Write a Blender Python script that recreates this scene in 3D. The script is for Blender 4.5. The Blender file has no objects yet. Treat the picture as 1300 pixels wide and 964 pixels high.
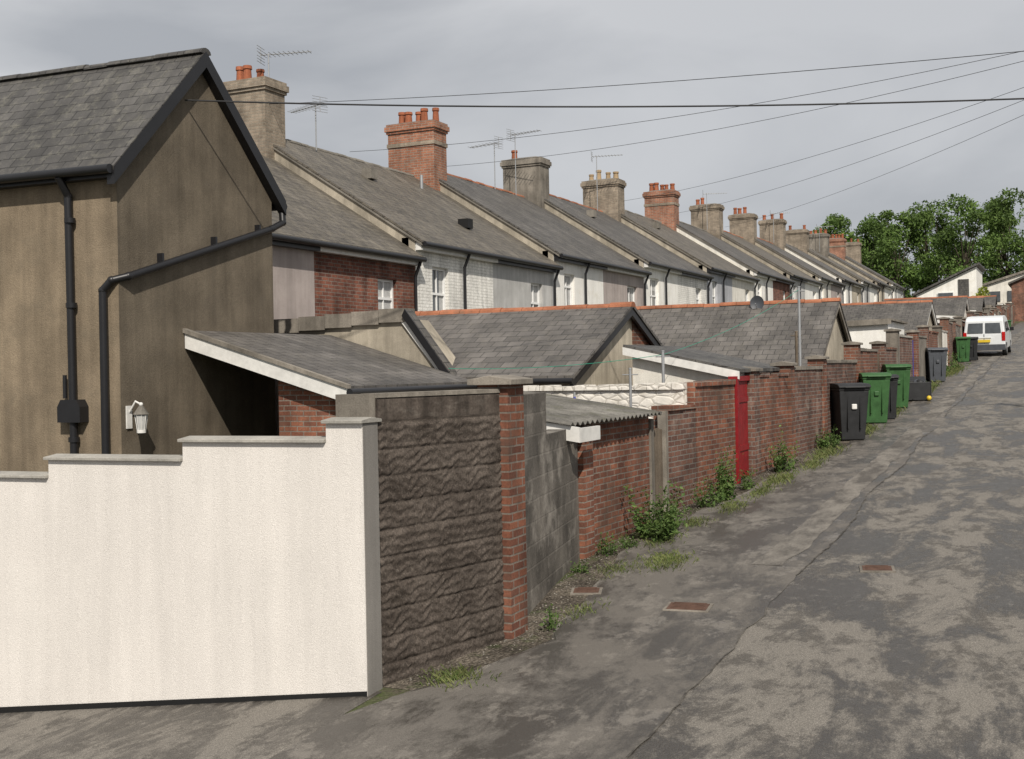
import bpy, math, random
from mathutils import Vector, Matrix, noise
random.seed(7)
R = random.uniform
scene = bpy.context.scene

# ------------------------------------------------------------------ node helpers
class NT:
    def __init__(s, name):
        s.m = bpy.data.materials.new(name); s.m.use_nodes = True
        s.t = s.m.node_tree; s.b = s.t.nodes['Principled BSDF']
        tc = s.t.nodes.new('ShaderNodeTexCoord'); s.uv = tc.outputs['UV']; s.ob = tc.outputs['Object']
    def link(s, a, b): s.t.links.new(a, b)
    def map(s, v, sc=(1,1,1), rot=(0,0,0)):
        n = s.t.nodes.new('ShaderNodeMapping'); n.inputs['Scale'].default_value = sc; n.inputs['Rotation'].default_value = rot
        s.link(v, n.inputs['Vector']); return n.outputs[0]
    def noise(s, v, scale, detail=5, rough=.55, dist=0):
        n = s.t.nodes.new('ShaderNodeTexNoise'); n.inputs['Scale'].default_value = scale
        n.inputs['Detail'].default_value = detail; n.inputs['Roughness'].default_value = rough; n.inputs['Distortion'].default_value = dist
        s.link(v, n.inputs['Vector']); return n.outputs[0]
    def vor(s, v, scale, feature='F1'):
        n = s.t.nodes.new('ShaderNodeTexVoronoi'); n.feature = feature; n.inputs['Scale'].default_value = scale
        s.link(v, n.inputs['Vector']); return n.outputs['Distance']
    def ramp(s, f, stops):
        n = s.t.nodes.new('ShaderNodeValToRGB'); e = n.color_ramp.elements
        while len(e) < len(stops): e.new(.5)
        for i, (p, c) in enumerate(stops):
            e[i].position = p
            e[i].color = (c, c, c, 1) if isinstance(c, (int, float)) else (*c, 1)
        s.link(f, n.inputs[0]); return n.outputs[0]
    def mix(s, f, a, b, mode='MIX'):
        n = s.t.nodes.new('ShaderNodeMixRGB'); n.blend_type = mode
        for i, x in enumerate((f, a, b)):
            if isinstance(x, (int, float)): n.inputs[i].default_value = x if i == 0 else (x, x, x, 1)
            elif isinstance(x, tuple): n.inputs[i].default_value = (*x, 1)
            else: s.link(x, n.inputs[i])
        return n.outputs[0]
    def bump(s, h, strength=.5, dist=.01, prev=None):
        n = s.t.nodes.new('ShaderNodeBump'); n.inputs['Strength'].default_value = strength; n.inputs['Distance'].default_value = dist
        s.link(h, n.inputs['Height'])
        if prev is not None: s.link(prev, n.inputs['Normal'])
        return n.outputs[0]
    def fin(s, col=None, rough=.85, nrm=None, spec=.3, metal=0):
        if col is not None:
            if isinstance(col, tuple): s.b.inputs['Base Color'].default_value = (*col, 1)
            else: s.link(col, s.b.inputs['Base Color'])
        if isinstance(rough, (int, float)): s.b.inputs['Roughness'].default_value = rough
        else: s.link(rough, s.b.inputs['Roughness'])
        s.b.inputs['Specular IOR Level'].default_value = spec; s.b.inputs['Metallic'].default_value = metal
        if nrm is not None: s.link(nrm, s.b.inputs['Normal'])
        return s.m

def wall_mat(name, col, blotch=.3, streak=.3, grain=70, bump=.35, bd=.006, rough=.9, stain=None, lo=.38, hi=.62, samt=.8):
    n = NT(name)
    big = n.ramp(n.noise(n.ob, 1.1, 8, .65), [(lo, 1-blotch), (hi, 1.0)])
    c = n.mix(1, col, big, 'MULTIPLY')
    st = n.ramp(n.noise(n.map(n.uv, (5, .35, 1)), 1.0, 5, .6), [(.35, 1-streak), (.62, 1.0)])
    c = n.mix(1, c, st, 'MULTIPLY')
    g = n.noise(n.ob, grain, 3, .6)
    c = n.mix(1, c, n.ramp(g, [(.3, .80), (.7, 1.1)]), 'MULTIPLY')
    if stain:
        f = n.ramp(n.noise(n.ob, 2.3, 9, .7), [(.52, 0.0), (.68, samt)])
        c = n.mix(f, c, stain)
    return n.fin(c, rough, n.bump(g, bump, bd), .2)

def brick_mat(name, c1, c2, mortar, w=.225, h=.075, ms=.009, blotch=.4, bump=.6, bd=.008, stain=None, paint=False, off=.5, stf=(.5,.7)):
    n = NT(name)
    b = n.t.nodes.new('ShaderNodeTexBrick')
    b.offset = off
    b.inputs['Color1'].default_value = (*c1, 1); b.inputs['Color2'].default_value = (*c2, 1); b.inputs['Mortar'].default_value = (*mortar, 1)
    b.inputs['Scale'].default_value = 1; b.inputs['Mortar Size'].default_value = ms; b.inputs['Mortar Smooth'].default_value = .2
    b.inputs['Brick Width'].default_value = w; b.inputs['Row Height'].default_value = h; b.inputs['Bias'].default_value = 0
    wn = n.t.nodes.new('ShaderNodeVectorMath'); wn.operation = 'SCALE'; wn.inputs[3].default_value = .012
    cn = n.t.nodes.new('ShaderNodeTexNoise'); cn.inputs['Scale'].default_value = 4; n.link(n.ob, cn.inputs['Vector']); n.link(cn.outputs[1], wn.inputs[0])
    ad = n.t.nodes.new('ShaderNodeVectorMath'); ad.operation = 'ADD'; n.link(n.uv, ad.inputs[0]); n.link(wn.outputs[0], ad.inputs[1])
    n.link(ad.outputs[0], b.inputs['Vector'])
    c = n.mix(1, b.outputs['Color'], n.ramp(n.noise(n.ob, 1.5, 8, .65), [(.36, 1-blotch), (.62, 1.08)]), 'MULTIPLY')
    fine = n.noise(n.ob, 45, 4, .65)
    c = n.mix(1, c, n.ramp(fine, [(.3, .7), (.7, 1.15)]), 'MULTIPLY')
    st = n.ramp(n.noise(n.map(n.uv, (4, .5, 1)), 1.0, 5, .6), [(.35, .72), (.6, 1.0)])
    c = n.mix(1, c, st, 'MULTIPLY')
    if stain:
        f = n.ramp(n.noise(n.ob, 1.9, 9, .7), [(stf[0], 0.0), (stf[1], .85)])
        c = n.mix(f, c, stain)
    inv = n.t.nodes.new('ShaderNodeInvert'); n.link(b.outputs['Fac'], inv.inputs['Color'])
    hgt = n.mix(.25, inv.outputs[0], fine)
    return n.fin(c, .9, n.bump(hgt, bump, bd), .2)

def slate_mat(name, col, w=.26, h=.19, lichen=(.16,.15,.12), lf=(.5,.68), amt=.6):
    n = NT(name)
    b = n.t.nodes.new('ShaderNodeTexBrick'); b.offset = .5
    b.inputs['Color1'].default_value = (*[x*.82 for x in col], 1); b.inputs['Color2'].default_value = (*[x*1.18 for x in col], 1)
    b.inputs['Mortar'].default_value = (*[x*.25 for x in col], 1)
    b.inputs['Scale'].default_value = 1; b.inputs['Mortar Size'].default_value = .008; b.inputs['Mortar Smooth'].default_value = .1
    b.inputs['Brick Width'].default_value = w; b.inputs['Row Height'].default_value = h
    wn = n.t.nodes.new('ShaderNodeVectorMath'); wn.operation = 'SCALE'; wn.inputs[3].default_value = .02
    cn = n.t.nodes.new('ShaderNodeTexNoise'); cn.inputs['Scale'].default_value = 3.5; n.link(n.ob, cn.inputs['Vector']); n.link(cn.outputs[1], wn.inputs[0])
    ad = n.t.nodes.new('ShaderNodeVectorMath'); ad.operation = 'ADD'; n.link(n.uv, ad.inputs[0]); n.link(wn.outputs[0], ad.inputs[1])
    n.link(ad.outputs[0], b.inputs['Vector'])
    c = n.mix(1, b.outputs['Color'], n.ramp(n.noise(n.ob, .9, 7, .6), [(.35, .72), (.65, 1.2)]), 'MULTIPLY')
    f = n.ramp(n.noise(n.ob, 5, 10, .75), [(lf[0], 0.0), (lf[1], amt)])
    c = n.mix(f, c, lichen)
    c = n.mix(1, c, n.ramp(n.noise(n.map(n.uv, (2.2, .3, 1)), 1.2, 6, .65), [(.35, .7), (.65, 1.12)]), 'MULTIPLY')
    fine = n.noise(n.ob, 60, 4, .65)
    c = n.mix(1, c, n.ramp(fine, [(.3, .75), (.7, 1.15)]), 'MULTIPLY')
    sep = n.t.nodes.new('ShaderNodeSeparateXYZ'); n.link(ad.outputs[0], sep.inputs[0])
    md = n.t.nodes.new('ShaderNodeMath'); md.operation = 'DIVIDE'; n.link(sep.outputs[1], md.inputs[0]); md.inputs[1].default_value = h
    fr = n.t.nodes.new('ShaderNodeMath'); fr.operation = 'FRACT'; n.link(md.outputs[0], fr.inputs[0])
    inv = n.t.nodes.new('ShaderNodeMath'); inv.operation = 'SUBTRACT'; inv.inputs[0].default_value = 1; n.link(fr.outputs[0], inv.inputs[1])
    i2 = n.t.nodes.new('ShaderNodeInvert'); n.link(b.outputs['Fac'], i2.inputs['Color'])
    hh = n.mix(.45, inv.outputs[0], i2.outputs[0]); hh = n.mix(.2, hh, fine)
    return n.fin(c, .62, n.bump(hh, .7, .014), .4)

def plain(name, col, rough=.5, spec=.4, metal=0, var=.2, sc=6):
    n = NT(name)
    c = n.mix(1, col, n.ramp(n.noise(n.ob, sc, 6, .65), [(.3, 1-var), (.7, 1.0)]), 'MULTIPLY')
    return n.fin(c, rough, n.bump(n.noise(n.ob, 30, 3), .08, .004), spec, metal)

def leaf_mat(name, a, b, big=.25, trans=.25):
    n = NT(name)
    g = n.t.nodes.new('ShaderNodeNewGeometry')
    c = n.mix(g.outputs['Random Per Island'], a, b)
    c = n.mix(1, c, n.ramp(n.noise(n.ob, big, 4), [(.35, .6), (.65, 1.25)]), 'MULTIPLY')
    n.fin(c, .6, None, .25)
    tr = n.t.nodes.new('ShaderNodeBsdfTranslucent'); n.link(c, tr.inputs[0])
    mx = n.t.nodes.new('ShaderNodeMixShader'); mx.inputs[0].default_value = trans
    out = n.t.nodes['Material Output']
    n.link(n.b.outputs[0], mx.inputs[1]); n.link(tr.outputs[0], mx.inputs[2]); n.link(mx.outputs[0], out.inputs[0])
    return n.m

# ------------------------------------------------------------------ materials
M = {}
M['brown'] = wall_mat('brown_roughcast', (.27,.215,.152), .28, .28, 55, .7, .010, stain=(.15,.125,.092), samt=.55)
M['brownshaded'] = wall_mat('brown_roughcast_gable_shaded', (.175,.145,.108), .32, .25, 55, .7, .010, stain=(.11,.093,.072), samt=.65)  # same roughcast as the side walls, with the gable's shade mixed into the colour
M['whiter'] = wall_mat('white_roughcast', (.72,.685,.645), .06, .09, 130, .8, .005)
M['greyend'] = wall_mat('grey_end_render', (.27,.255,.235), .15, .25, 110, .6, .005)  # darker grey tone for the thin skin on the white wall's end face
M['coping'] = wall_mat('concrete_coping', (.42,.40,.36), .3, .2, 60, .4, .005)
M['white'] = wall_mat('white_painted_render', (.88,.865,.82), .10, .12, 60, .3, .005, stain=(.66,.63,.56))
M['white2'] = wall_mat('offwhite_painted_render', (.80,.77,.70), .15, .2, 60, .3, .005, stain=(.54,.5,.43))
M['cream'] = wall_mat('cream_render', (.56,.50,.40), .3, .3, 60, .4, .006, stain=(.34,.3,.24))
M['party'] = wall_mat('party_wall_render', (.46,.41,.33), .35, .3, 60, .4, .006, stain=(.26,.23,.18))
M['greyr'] = wall_mat('grey_pebbledash', (.56,.555,.54), .2, .2, 110, .9, .008)
M['pinkr'] = wall_mat('pinkish_pebbledash', (.47,.41,.385), .2, .2, 110, .9, .008)
M['bluegrey'] = wall_mat('blue_grey_render', (.48,.49,.52), .2, .2, 80, .5, .006)
M['conc'] = wall_mat('weathered_concrete', (.30,.27,.23), .45, .35, 60, .5, .006, stain=(.12,.105,.09))
n = NT('stone_effect_concrete')
g1 = n.noise(n.ob, 45, 4, .65)
c = n.mix(n.ramp(n.noise(n.map(n.ob, (1,1,1.6)), 2.2, 9, .7), [(.36, 0.0), (.62, 1.0)]), (.048,.038,.031), (.115,.095,.08))
c = n.mix(n.ramp(n.noise(n.map(n.uv, (3, 9, 1)), 2.0, 7, .7), [(.52, 0.0), (.68, .45)]), c, (.21,.185,.16))
c = n.mix(1, c, n.ramp(n.noise(n.map(n.uv, (5, .4, 1)), 1.0, 6, .65), [(.38, .55), (.6, 1.1)]), 'MULTIPLY')
c = n.mix(1, c, n.ramp(g1, [(.3, .7), (.7, 1.2)]), 'MULTIPLY')
M['panel'] = n.fin(c, .9, n.bump(g1, .6, .006), .2)
M['block'] = brick_mat('concrete_block', (.20,.18,.155), (.14,.126,.11), (.21,.19,.165), .44, .215, .011, .5, .7, .012, stain=(.36,.33,.29), stf=(.52,.7))
M['brick'] = brick_mat('red_brick', (.31,.125,.075), (.17,.072,.05), (.26,.22,.185), stain=(.085,.06,.047), stf=(.48,.7))
M['brick2'] = brick_mat('brown_brick', (.23,.118,.085), (.12,.067,.055), (.23,.205,.18), stain=(.34,.28,.235), stf=(.56,.8))
M['brickhouse'] = brick_mat('old_house_brick', (.28,.11,.072), (.16,.067,.05), (.23,.19,.16), blotch=.45)
M['brickor'] = brick_mat('orange_chimney_brick', (.44,.19,.115), (.31,.135,.085), (.34,.3,.25), blotch=.35, stain=(.2,.17,.14), stf=(.56,.74))
M['brickbuff'] = brick_mat('buff_chimney_brick', (.38,.31,.24), (.27,.22,.17), (.32,.285,.23), blotch=.4, stain=(.15,.13,.11), stf=(.54,.75))
M['brickwhite'] = brick_mat('white_painted_brick', (.88,.865,.82), (.82,.805,.76), (.68,.665,.62), blotch=.12, bump=.8)
M['slate'] = slate_mat('slate_roof', (.100,.092,.084))
M['slate2'] = slate_mat('slate_roof_lichen', (.105,.093,.079), lichen=(.20,.175,.13), lf=(.42,.66))
M['slatedark'] = slate_mat('slate_roof_dark', (.078,.074,.070), w=.3, h=.22, lichen=(.2,.19,.155), lf=(.50,.68), amt=.6)
M['tile'] = slate_mat('concrete_tile_roof', (.125,.115,.106), w=.3, h=.24, lichen=(.17,.155,.13))
M['terra'] = wall_mat('terracotta', (.42,.17,.095), .4, .2, 40, .3, .004, stain=(.2,.12,.08))
M['pot'] = wall_mat('chimney_pot_clay', (.40,.14,.075), .35, .3, 40, .3, .004)
M['potbuff'] = wall_mat('buff_pot_clay', (.45,.33,.2), .35, .3, 40, .3, .004)
M['ash'] = wall_mat('mortar_flaunching', (.25,.23,.2), .4, .2, 40, .5, .008)
M['blackp'] = plain('black_painted_plastic', (.014,.014,.016), .38, .4)
M['whitep'] = plain('white_upvc', (.78,.78,.77), .35, .4, var=.1)
M['whitew'] = plain('white_painted_wood', (.72,.71,.68), .5, .3, var=.25)
M['glass'] = plain('window_glass', (.07,.078,.085), .06, .9, var=.6, sc=2.5)
M['curtain'] = plain('net_curtain', (.5,.5,.49), .8, .2, var=.3, sc=12)
M['steel'] = plain('galvanised_steel', (.42,.43,.44), .45, .5, .6)
M['wire'] = plain('cable_rubber', (.03,.03,.032), .6, .3)
M['red'] = plain('red_paint', (.26,.014,.018), .5, .3, var=.4)
M['wood'] = wall_mat('weathered_timber', (.2,.16,.12), .4, .5, 30, .5, .005)
M['tar'] = plain('black_tar_paint', (.012,.012,.012), .6, .3)
M['bingreen'] = plain('green_bin_plastic', (.045,.125,.04), .55, .3, var=.4)
M['binblack'] = plain('charcoal_bin_plastic', (.028,.029,.031), .55, .3, var=.4)
M['bingrey'] = plain('grey_bin_plastic', (.075,.082,.095), .5, .4, var=.3)
M['rubber'] = plain('tyre_rubber', (.02,.02,.02), .8, .2)
M['carwhite'] = plain('white_car_paint', (.66,.68,.69), .22, .5, var=.1)
M['redlens'] = plain('red_lens', (.45,.01,.01), .2, .5)
M['plate'] = plain('yellow_number_plate', (.7,.5,.04), .4, .4)
M['rust'] = plain('rusty_iron', (.13,.075,.055), .8, .2, var=.5, sc=12)
M['bluep'] = plain('blue_plastic', (.06,.07,.35), .5, .3)
M['corr'] = wall_mat('corrugated_cement_sheet', (.22,.21,.19), .5, .3, 40, .4, .006, stain=(.1,.1,.07))
M['bark'] = wall_mat('bark', (.09,.075,.055), .4, .4, 20, .8, .02)
M['leaftree'] = leaf_mat('tree_leaves', (.07,.125,.027), (.14,.215,.055), .22)
M['leafweed'] = leaf_mat('weed_leaves', (.055,.11,.024), (.14,.205,.06), 2.0)
M['leafyellow'] = leaf_mat('golden_shrub_leaves', (.22,.27,.03), (.32,.36,.06), 1.0)
M['grassb'] = leaf_mat('grass_blades', (.085,.125,.035), (.20,.21,.085), 2.0)
n = NT('whitewashed_rubble')
v = n.map(n.ob, (1, .4, 1.9)); e = n.vor(v, 4.6, 'DISTANCE_TO_EDGE')
c = n.mix(n.ramp(e, [(.0, 0.0), (.05, 1.0)]), (.42,.39,.34), (.68,.65,.60))
c = n.mix(n.ramp(n.noise(n.ob, 3, 8, .7), [(.5, 0.0), (.64, .6)]), c, (.4,.37,.32))
M['rubble'] = n.fin(c, .95, n.bump(n.mix(.3, n.ramp(e, [(0, 0.0), (.16, 1.0)]), n.noise(n.ob, 30, 4)), .6, .02), .1)
# asphalt: worn, half-dried after rain
n = NT('worn_asphalt')
big = n.noise(n.map(n.ob, (1.0,.42,1)), 1.15, 13, .74, .4)
med = n.noise(n.map(n.ob, (1.2,.7,1), (0,0,.35)), 2.4, 12, .75, .3)
c = n.mix(n.ramp(big, [(.455, 0.0), (.53, 1.0)]), (.066,.059,.051), (.20,.182,.158))
c = n.mix(n.ramp(med, [(.50, 0.0), (.58, .8)]), c, (.078,.070,.061))
c = n.mix(n.ramp(n.noise(n.ob, 7, 9, .78), [(.55, 0.0), (.68, .6)]), c, (.26,.238,.208))
ag = n.vor(n.ob, 75); ag2 = n.noise(n.ob, 130, 3, .7)
c = n.mix(1, c, n.ramp(ag, [(.05, 1.4), (.5, .76)]), 'MULTIPLY')
c = n.mix(1, c, n.ramp(ag2, [(.35, .72), (.68, 1.3)]), 'MULTIPLY')
M['asphalt'] = n.fin(c, n.ramp(big, [(.44, .38), (.54, .88)]), n.bump(n.mix(.5, ag, med), .6, .012), .45)
n = NT('older_smooth_asphalt')
bg_ = n.noise(n.map(n.ob, (1,.5,1), (0,0,-.2)), 1.7, 13, .74, .3)
c = n.mix(n.ramp(bg_, [(.45, 0.0), (.56, 1.0)]), (.062,.056,.049), (.125,.113,.099))
c = n.mix(n.ramp(n.noise(n.map(n.ob, (1,.6,1)), 3.1, 11, .76), [(.53, 0.0), (.60, .75)]), c, (.185,.168,.147))
c = n.mix(1, c, n.ramp(n.noise(n.ob, 110, 3, .7), [(.3, .72), (.7, 1.25)]), 'MULTIPLY')
M['asphalt2'] = n.fin(c, n.ramp(bg_, [(.44, .4), (.56, .85)]), n.bump(n.noise(n.ob, 90, 4, .7), .5, .008), .45)
n = NT('patched_asphalt')
c = n.mix(n.ramp(n.noise(n.map(n.ob, (1,.4,1)), 2.2, 12, .75), [(.42, 0.0), (.58, 1.0)]), (.085,.077,.068), (.20,.183,.16))
c = n.mix(1, c, n.ramp(n.noise(n.ob, 110, 3, .7), [(.3, .7), (.7, 1.28)]), 'MULTIPLY')
M['patch'] = n.fin(c, .8, n.bump(n.noise(n.ob, 90, 3), .5, .008), .3)
n = NT('tar_joint')
c = n.mix(n.ramp(n.noise(n.ob, 6, 9, .7), [(.4, 0.0), (.6, 1.0)]), (.04,.036,.032), (.12,.11,.095))
M['patchdark'] = n.fin(c, .75, n.bump(n.noise(n.ob, 90, 3), .5, .008), .3)
n = NT('earth_and_grass')
f = n.ramp(n.noise(n.ob, .9, 9, .7), [(.45, 0.0), (.58, 1.0)])
c = n.mix(f, (.105,.09,.07), (.07,.095,.03))
c = n.mix(1, c, n.ramp(n.noise(n.ob, 40, 5, .7), [(.3, .6), (.7, 1.4)]), 'MULTIPLY')
M['earth'] = n.fin(c, .95, n.bump(n.noise(n.ob, 25, 6, .7), .9, .03), .1)
n = NT('gravel_dirt')
c = n.mix(n.ramp(n.noise(n.ob, 2.3, 9, .7), [(.42, 0.0), (.6, 1.0)]), (.075,.064,.052), (.18,.155,.125))
c = n.mix(n.ramp(n.noise(n.ob, 3.3, 8, .75), [(.54, 0.0), (.64, .7)]), c, (.06,.08,.03))
c = n.mix(1, c, n.ramp(n.vor(n.ob, 35), [(.1, 1.5), (.6, .6)]), 'MULTIPLY')
M['dirt'] = n.fin(c, .95, n.bump(n.vor(n.ob, 35), .9, .02), .1)

# ------------------------------------------------------------------ mesh builder
def empty(name, loc=(0,0,0)):
    e = bpy.data.objects.new(name, None); e.empty_display_size = .3
    scene.collection.objects.link(e); return e

class MB:
    def __init__(s, T=None): s.v = []; s.f = []; s.mats = []; s.T = T
    def mi(s, m):
        if m not in s.mats: s.mats.append(m)
        return s.mats.index(m)
    def add(s, pts, faces, m, smooth=False):
        o = len(s.v); k = s.mi(m)
        for p in pts:
            p = Vector(p)
            if s.T is not None: p = s.T(p) if callable(s.T) else s.T @ p
            s.v.append(p)
        for f in faces: s.f.append(([o+i for i in f], k, smooth))
    def box(s, x0,x1,y0,y1,z0,z1, m):
        s.add([(x0,y0,z0),(x1,y0,z0),(x1,y1,z0),(x0,y1,z0),(x0,y0,z1),(x1,y0,z1),(x1,y1,z1),(x0,y1,z1)],
              [(0,3,2,1),(4,5,6,7),(0,1,5,4),(1,2,6,5),(2,3,7,6),(3,0,4,7)], m)
    def prism(s, prof, vec, m, smooth=False):
        n = len(prof); vec = Vector(vec)
        pts = [Vector(p) for p in prof] + [Vector(p)+vec for p in prof]
        nr = Vector((0,0,0))
        for i in range(n):
            a, b = Vector(prof[i]), Vector(prof[(i+1)%n]); nr += a.cross(b)
        fl = nr.dot(vec) > 0
        fs = [tuple(range(n))[::-1] if fl else tuple(range(n)), tuple(range(n, 2*n)) if fl else tuple(range(n, 2*n))[::-1]]
        for i in range(n):
            j = (i+1)%n
            fs.append((i, j, n+j, n+i) if fl else (j, i, n+i, n+j))
        s.add(pts, fs, m)
    def cyl(s, p0, p1, r0, m, r1=None, n=10, caps=True):
        p0, p1 = Vector(p0), Vector(p1); r1 = r0 if r1 is None else r1
        d = (p1-p0).normalized(); a = d.orthogonal().normalized(); b = d.cross(a)
        pts = []
        for p, r in ((p0, r0), (p1, r1)):
            for i in range(n):
                t = 2*math.pi*i/n; pts.append(p + a*math.cos(t)*r + b*math.sin(t)*r)
        s.add(pts, [(i, (i+1)%n, n+(i+1)%n, n+i) for i in range(n)], m, True)
        if caps: s.add(pts, [tuple(range(n))[::-1], tuple(range(n, 2*n))], m)
    def pipe(s, pts, r, m, n=10):
        for a, b in zip(pts[:-1], pts[1:]): s.cyl(a, b, r, m, n=n)
        for p in pts[1:-1]: s.ball(p, r*1.12, m, 8, 5)
    def ball(s, c, r, m, n=10, k=6, sc=(1,1,1)):
        c = Vector(c); pts = []; fs = []
        for j in range(k+1):
            ph = math.pi*j/k
            for i in range(n):
                t = 2*math.pi*i/n
                pts.append(c + Vector((r*sc[0]*math.sin(ph)*math.cos(t), r*sc[1]*math.sin(ph)*math.sin(t), r*sc[2]*math.cos(ph))))
        for j in range(k):
            for i in range(n):
                fs.append((j*n+i, (j+1)*n+i, (j+1)*n+(i+1)%n, j*n+(i+1)%n))
        s.add(pts, fs, m, True)
    def obj(s, name, parent=None, bevel=0):
        me = bpy.data.meshes.new(name)
        me.from_pydata([tuple(p) for p in s.v], [], [f[0] for f in s.f])
        for m in s.mats: me.materials.append(M[m])
        me.polygons.foreach_set('material_index', [f[1] for f in s.f])
        me.polygons.foreach_set('use_smooth', [f[2] for f in s.f])
        uvl = me.uv_layers.new(name='UVMap')
        Z = Vector((0,0,1))
        for p in me.polygons:
            nr = p.normal
            if abs(nr.z) > .93 or nr.length < .5: u, w = Vector((1,0,0)), Vector((0,1,0))
            else: u = Z.cross(nr).normalized(); w = nr.cross(u)
            for li in p.loop_indices:
                co = me.vertices[me.loops[li].vertex_index].co
                uvl.data[li].uv = (u.dot(co), w.dot(co))
        me.update()
        o = bpy.data.objects.new(name, me); scene.collection.objects.link(o)
        if parent is not None: o.parent = parent
        if bevel:
            b = o.modifiers.new('bevel', 'BEVEL'); b.width = bevel; b.segments = 2; b.limit_method = 'ANGLE'; b.angle_limit = math.radians(40)
        return o

# ------------------------------------------------------------------ terrain
def gy(y):
    if y < 130: return -2.92 + .0535*y
    if y < 230: return -2.92 + .0535*130 + .03*(y-130)
    return -2.92 + .0535*130 + 3.0
def gx(x):
    return -.12*min(7, max(0, -5-x))
def g(x, y): return gy(y) + gx(x)
BP = [(-10,-4.95),(8,-4.95),(9.7,-4.58),(9.8,-4.65),(13,-5.28),(16,-5.15),(19,-4.88),(24.2,-4.52),(42,-4.38),(60,-4.5),(125,-4.6)]
def bx(y):
    for (a, xa), (b, xb) in zip(BP[:-1], BP[1:]):
        if a <= y <= b: return xa + (xb-xa)*(y-a)/(b-a)
    return BP[-1][1]
def sheet(name, xs, ys, dz, m, fn=None):
    b = MB(); pts = []; fs = []
    for y in ys:
        for x in xs:
            X = fn(x, y) if fn else x
            pts.append((X, y, g(X, y)+dz))
    nx = len(xs)
    for j in range(len(ys)-1):
        for i in range(nx-1):
            k = j*nx+i; fs.append((k, k+1, k+nx+1, k+nx))
    b.add(pts, fs, m); return b.obj(name)
ground = sheet('ground', [-900,-300,-100,-50,-25,-12,-8,-5,-2,2,8,20,60,200,900], [-900,-200,-40,-10,0,10,20,40,60,90,130,170,230,400,1500], 0, 'earth')
ys = [-12+.4*i for i in range(334)]
def lane_l(y):
    l = (bx(y)+.42 + .18*noise.noise(Vector((y*.7, 1.3, 0))) + .1*noise.noise(Vector((y*3, 4, 0))))
    if y < 8.3: l = max(-4.93, l-.3*(8.3-y)) if y > 7.4 else -4.93
    return l
lane = sheet('back_lane_road', [0,.15,.3,.5,.75,1], ys, .008, 'asphalt', lambda t, y: lane_l(y)+(1.7-lane_l(y))*t)
side = sheet('side_lane_road', [-24,-12,-8,-5,-4.9], [-12,-4,2,5,7.9], .004, 'asphalt')
verge = sheet('gravel_verge', [0,.5,1], [8.0+.4*i for i in range(279)], .004, 'dirt', lambda t, y: max(-4.99, bx(y)-.1) + .95*t)
# older surface along the left half, with a ragged seam to the newer, coarser half
seam = lambda y: -2.62+.13*noise.noise(Vector((y*.3,7,0)))+.05*noise.noise(Vector((y*1.7,5,0)))+.02*noise.noise(Vector((y*6,5,0)))-.004*(y-10)
sheet('older_road_surface', [0,.3,.6,1], [-10+.2*i for i in range(640)], .0125, 'asphalt2',
      lambda t, y: (lane_l(y)+.05)*(1-t)+seam(y)*t)
# narrow trench reinstatement inside it
sheet('resurfaced_strip', [0,.5,1], [13+.2*i for i in range(420)], .0165, 'patch',
      lambda t, y: -3.2+.10*noise.noise(Vector((y*.35,0,0)))+.04*noise.noise(Vector((y*2.1,3,0)))+.02*noise.noise(Vector((y*6,3,0)))+t*(.36+.08*noise.noise(Vector((y*1.1,3,4)))))
for (ya, yb, yo) in ((5,11.3,0),(12.6,27,3),(30,52,6),(58,100,9)):
    sheet('tar_joint_edge', [0,1], [ya+.1*i for i in range(int((yb-ya)/.1))], .0170, 'patchdark', lambda t, y: seam(y)-.008+.02*noise.noise(Vector((y*4,1,yo)))+t*max(.003,.014+.024*noise.noise(Vector((y*2.3,9,yo)))))
def cover(cx, cy, w, l, rot):
    b = MB(lambda p: Vector((cx+p.x*math.cos(rot)-p.y*math.sin(rot), cy+p.x*math.sin(rot)+p.y*math.cos(rot), g(cx, cy+p.x*math.sin(rot)+p.y*math.cos(rot))+p.z)))
    b.box(-w/2-.03, w/2+.03, -l/2-.03, l/2+.03, -.02, .0215, 'conc')
    b.box(-w/2, w/2, -l/2, l/2, -.01, .0255, 'rust')
    for i in range(5): b.box(-w/2+.03, w/2-.03, -l/2+.04+i*l/5.2, -l/2+.06+i*l/5.2, 0, .0295, 'rust')
    b.obj('drain_cover')
cover(-3.36,11.0,.38,.25,.1); cover(-4.55,11.35,.26,.2,.3); cover(-1.9,13.1,.3,.22,.2)
sheet('grass_verge', [1.75,3.6], [-12,130], .05, 'earth')
b = MB(); b.add([(1.64,-12,g(0,-12)-.1),(1.76,-12,g(0,-12)-.1),(1.76,120,g(0,120)-.1),(1.64,120,g(0,120)-.1),
 (1.64,-12,g(0,-12)+.1),(1.76,-12,g(0,-12)+.1),(1.76,120,g(0,120)+.1),(1.64,120,g(0,120)+.1)],
 [(0,3,2,1),(4,5,6,7),(0,1,5,4),(1,2,6,5),(2,3,7,6),(3,0,4,7)], 'conc'); b.obj('kerb')
b = MB()
for i in range(30):
    y0 = -12+4.4*i; b.box(3.7,4.0,y0,y0+4.4,g(0,y0)-.3,g(0,y0)+1.5,'conc'); b.box(3.66,4.04,y0+.02,y0+4.38,g(0,y0)+1.5,g(0,y0)+1.57,'coping')
b.obj('field_wall')

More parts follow.
